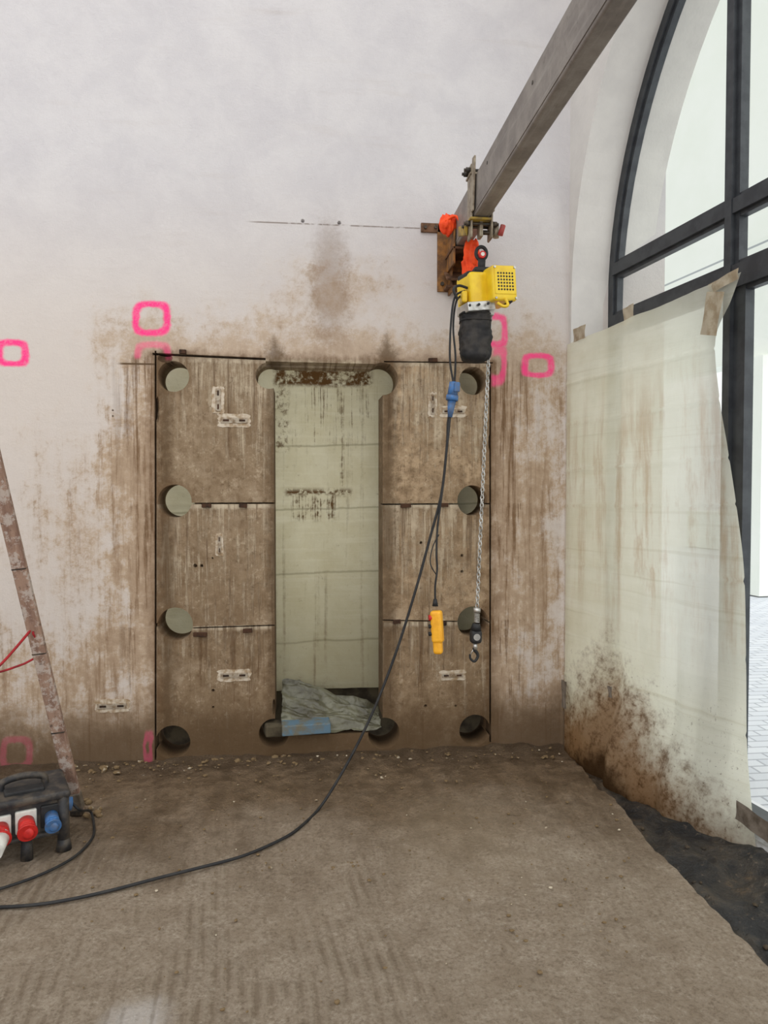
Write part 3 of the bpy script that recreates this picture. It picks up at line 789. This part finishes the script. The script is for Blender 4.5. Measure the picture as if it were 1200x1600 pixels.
cab=[pp(680,938),pp(680,915),pp(683,890),pp(682,862),pp(684,820),pp(692,760),pp(698,700),pp(702,655,.03),pp(711,612,.045),pp(713,560,.02),pp(710,510,.03),pp(714,470,.02),pp(728,456,.04)]
pn.tube(cab,.0055,1); 
pn.tube([pp(683,900),pp(672,880,-.01),pp(676,855),pp(686,835)],.003,1)
pn.tube([pp(714,470,-.02),pp(707,455,-.03),pp(716,448,-.02),pp(730,450)],.007,1)
pn.done()
cc=B('power_cable',[MBK,MBLU,MWHT])
cc.cyl(pp(709,597),pp(707,618),.022,1,18,r2=.028); cc.cyl(pp(707,618),pp(706,626),.032,1,18); cc.cyl(pp(706,626),pp(703,652),.023,1,18,r2=.012)
cc.box(pp(712,606,-.03),(.03,.02,.05),1,bev=.005)
cc.tube([pp(709,600),pp(703,560),pp(705,500),pp(711,464),pp(728,452,.03)],.0055,0)
flo=[(500,1262),(470,1292),(440,1312),(380,1338),(310,1357),(250,1372),(170,1393),(100,1408),(40,1416),(-40,1420),(-160,1425)]
path=[pp(703,650),pp(699,690)]
for (u,v,y) in ((690,770,3.80),(672,840,3.80),(650,920,3.79),(622,1010,3.78),(590,1095,3.76),(560,1160,3.74),(530,1215,3.71)):
    path.append(Q(u,v,y))
for (u,v) in flo: 
    q=F(u,v,.008); path.append(Vector((q.x,q.y,.010)))
cc.tube(path,.0070,0,seg=10)
cc.done()

# ------------------------------------------------------------------ ladder
MWD=G('paint_splashed_wood'); w1=MWD.noise(1,5,.6,v=MWD.vec(MWD.x*30,MWD.y*30,MWD.z*3)); w2=MWD.noise(16,7,.75)
wc=MWD.mix(MWD.ss(w1,.4,.65),L(158,130,112),L(128,100,86)); wc=MWD.mix(MWD.ss(w2,.49,.57)*.8,wc,L(188,176,166))
wc=MWD.mix(MWD.ss(MWD.noise(34,6,.7),.58,.66)*.8,wc,L(88,72,62))
MWD_m=MWD.bsdf(wc,.8,0,MWD.bump(w1+w2*.5,.4,.006),.3)
ld=B('wooden_stepladder',[MWD_m,MGT,MDS,simple('red_webbing',L(170,40,44),L(130,34,40),.8)])
f0=F(122,1272); f1=Q(-4,742,3.28)
dirv=(f1-f0); apex=f0+dirv*(2.05/dirv.z)
def stile(a,b,w,t_,mi=0):
    d=(b-a); z_=d.normalized(); y_=Vector((0,1,0)); x_=y_.cross(z_).normalized(); y_=z_.cross(x_)
    M=Matrix((x_,y_,z_)).transposed(); ld.box((a+b)/2,(w,t_,d.length),mi,rot=M,bev=.005)
    return M
stile(f0+Vector((0,0,.01)),apex,.062,.03)
bB=f0+Vector((-.95,0,0)); aB=apex+Vector((-.36,0,0)); stile(bB,aB,.062,.03)
fA=f0+Vector((-.12,-.95,0)); fB=f0+Vector((-.83,-.95,0))
ld_a=apex+Vector((0,-.05,0)); ld_b=aB+Vector((0,-.05,0))
stile(fA,ld_a,.03,.07); stile(fB,ld_b,.03,.07)
for k in range(1,7):
    t_=k/7; p=fA.lerp(ld_a,t_); q=fB.lerp(ld_b,t_); ld.box((p+q)/2,((p-q).length,.07,.025),0,bev=.003)
ld.box((apex+aB)/2+Vector((0,-.025,.01)),((apex-aB).length+.08,.14,.03),0,bev=.004)
dz=dirv/dirv.z
M=stile(f0+dz*.03,f0+dz*.12,.070,.040,1)
ld.box(f0+dz*.015,(.06,.05,.03),2,bev=.006)
for zz in (.45,.85,1.25): stile(f0+dz*zz,f0+dz*(zz+.008),.064,.033,2)
ld.tube([f0+dz*.98,f0+dz*.98+Vector((-.12,-.10,-.16)),(fA.lerp(ld_a,.42))],.006,3)
ld.tube([f0+dz*.96+Vector((0,-.02,0)),f0+dz*.86+Vector((-.06,-.02,-.05)),(fB.lerp(ld_b,.36))],.005,3)
ld.done()

# ------------------------------------------------------------------ power distribution box
pw=B('power_distribution_box',[simple('black_box_rubber',L(40,40,42),L(84,76,66),.55,0,14,bs=.3),MRED,MBLU,MWHT,MBK,MSV])
fr=F(54,1340); ra=math.radians(24)
rz=Euler((0,0,ra)).to_matrix()
def lp(x,y,z): return fr+rz@Vector((x,y,z))
pw.box(lp(-.03,.15,.165),(.30,.26,.16),0,rot=rz,bev=.015,seg=3)
pw.box(lp(-.03,.15,.250),(.36,.31,.035),0,rot=rz,bev=.014,seg=3)
pw.box(lp(-.03,.15,.085),(.33,.29,.025),0,rot=rz,bev=.01)
for (sx,sy) in ((-.18,.02),(.12,.02),(-.18,.28),(.12,.28)):
    pw.cyl(lp(sx,sy,-.0),lp(sx,sy,.25),.026,0,16,r2=.024); pw.cyl(lp(sx,sy,0),lp(sx,sy,.05),.034,0,16,r2=.026)
pw.cyl(lp(-.03,.0,0),lp(-.03,.0,.09),.026,0,16,r2=.022)
pw.tube([lp(-.12,.15,.26),lp(-.11,.15,.30),lp(-.03,.15,.315),lp(.05,.15,.30),lp(.06,.15,.26)],.016,0)
pw.box(lp(-.03,.09,.272),(.16,.07,.02),4,rot=rz,bev=.006)
def socket(x,z,mi,r=.036,plate=3):
    pw.box(lp(x,.018,z),(.085,.02,.10),plate,rot=rz,bev=.006)
    a_=lp(x,.012,z); b_=lp(x,-.050,z-.018)
    pw.cyl(a_,b_,r*.92,mi,22,r2=r); pw.cyl(b_,b_+(b_-a_).normalized()*.012,r*1.12,mi,22)
    pw.box(b_+Vector((0,0,r*.9)),(.03,.02,.014),mi,rot=rz,bev=.003)
    pw.ball(b_+(b_-a_).normalized()*.012,r*.75,mi,(1,.35,1),2)
socket(-.13,.155,1,.036,3); socket(-.03,.16,1,.036,3); socket(.07,.165,2,.030,4)
a_=lp(-.13,-.04,.14); b_=lp(-.16,-.17,.13); pw.cyl(a_,b_,.036,3,20,r2=.03); 
pw.tube([b_,b_+Vector((-.06,-.05,-.02)),b_+Vector((-.2,-.1,-.12))],.01,4)
a_=lp(.13,.10,.17); pw.cyl(a_,lp(.165,.10,.165),.03,2,18)
pw.done()
c2=B('extension_cable',[MBK,MBLU])
lst=[lp(.168,.10,.165),lp(.20,.09,.13)]
q=F(142,1278); lst.append(Vector((q.x,q.y,.03)))
for (u,v) in ((147,1294),(143,1312),(118,1338),(80,1360),(30,1380),(-40,1400),(-120,1410)):
    q=F(u,v,.008); lst.append(Vector((q.x,q.y,.010)))
c2.tube(lst,.006,0); c2.done()
mdl=B('mortar_lumps',[MST_m])
for i in range(26):
    q=F(random.uniform(112,158),random.uniform(1252,1280)); r=random.uniform(.008,.022)
    if (q-f0).length<.045: continue
    vs=mdl.ball((q.x,q.y,r*.4),r,0,(1,1,.7),1)
    for v in vs: v.co+=Vector([random.uniform(-1,1)*r*.2 for _ in range(3)])
mdl.done()

# ------------------------------------------------------------------ light: bright overcast sky, strongest on the window / street side
w=bpy.data.worlds.new('overcast'); scene.world=w; w.use_nodes=True; t=w.node_tree
bg=t.nodes['Background']; tc=t.nodes.new('ShaderNodeTexCoord')
vd=t.nodes.new('ShaderNodeVectorMath'); vd.operation='DOT_PRODUCT'; vd.inputs[1].default_value=Vector((.60,-.42,.68)).normalized()
t.links.new(tc.outputs['Generated'],vd.inputs[0])
mr=t.nodes.new('ShaderNodeMapRange'); mr.interpolation_type='SMOOTHSTEP'; t.links.new(vd.outputs['Value'],mr.inputs[0])
mr.inputs['From Min'].default_value=-.6; mr.inputs['From Max'].default_value=1.0; mr.inputs['To Min'].default_value=.70; mr.inputs['To Max'].default_value=2.08
bg.inputs[0].default_value=(.985,.99,1.0,1); t.links.new(mr.outputs[0],bg.inputs[1])
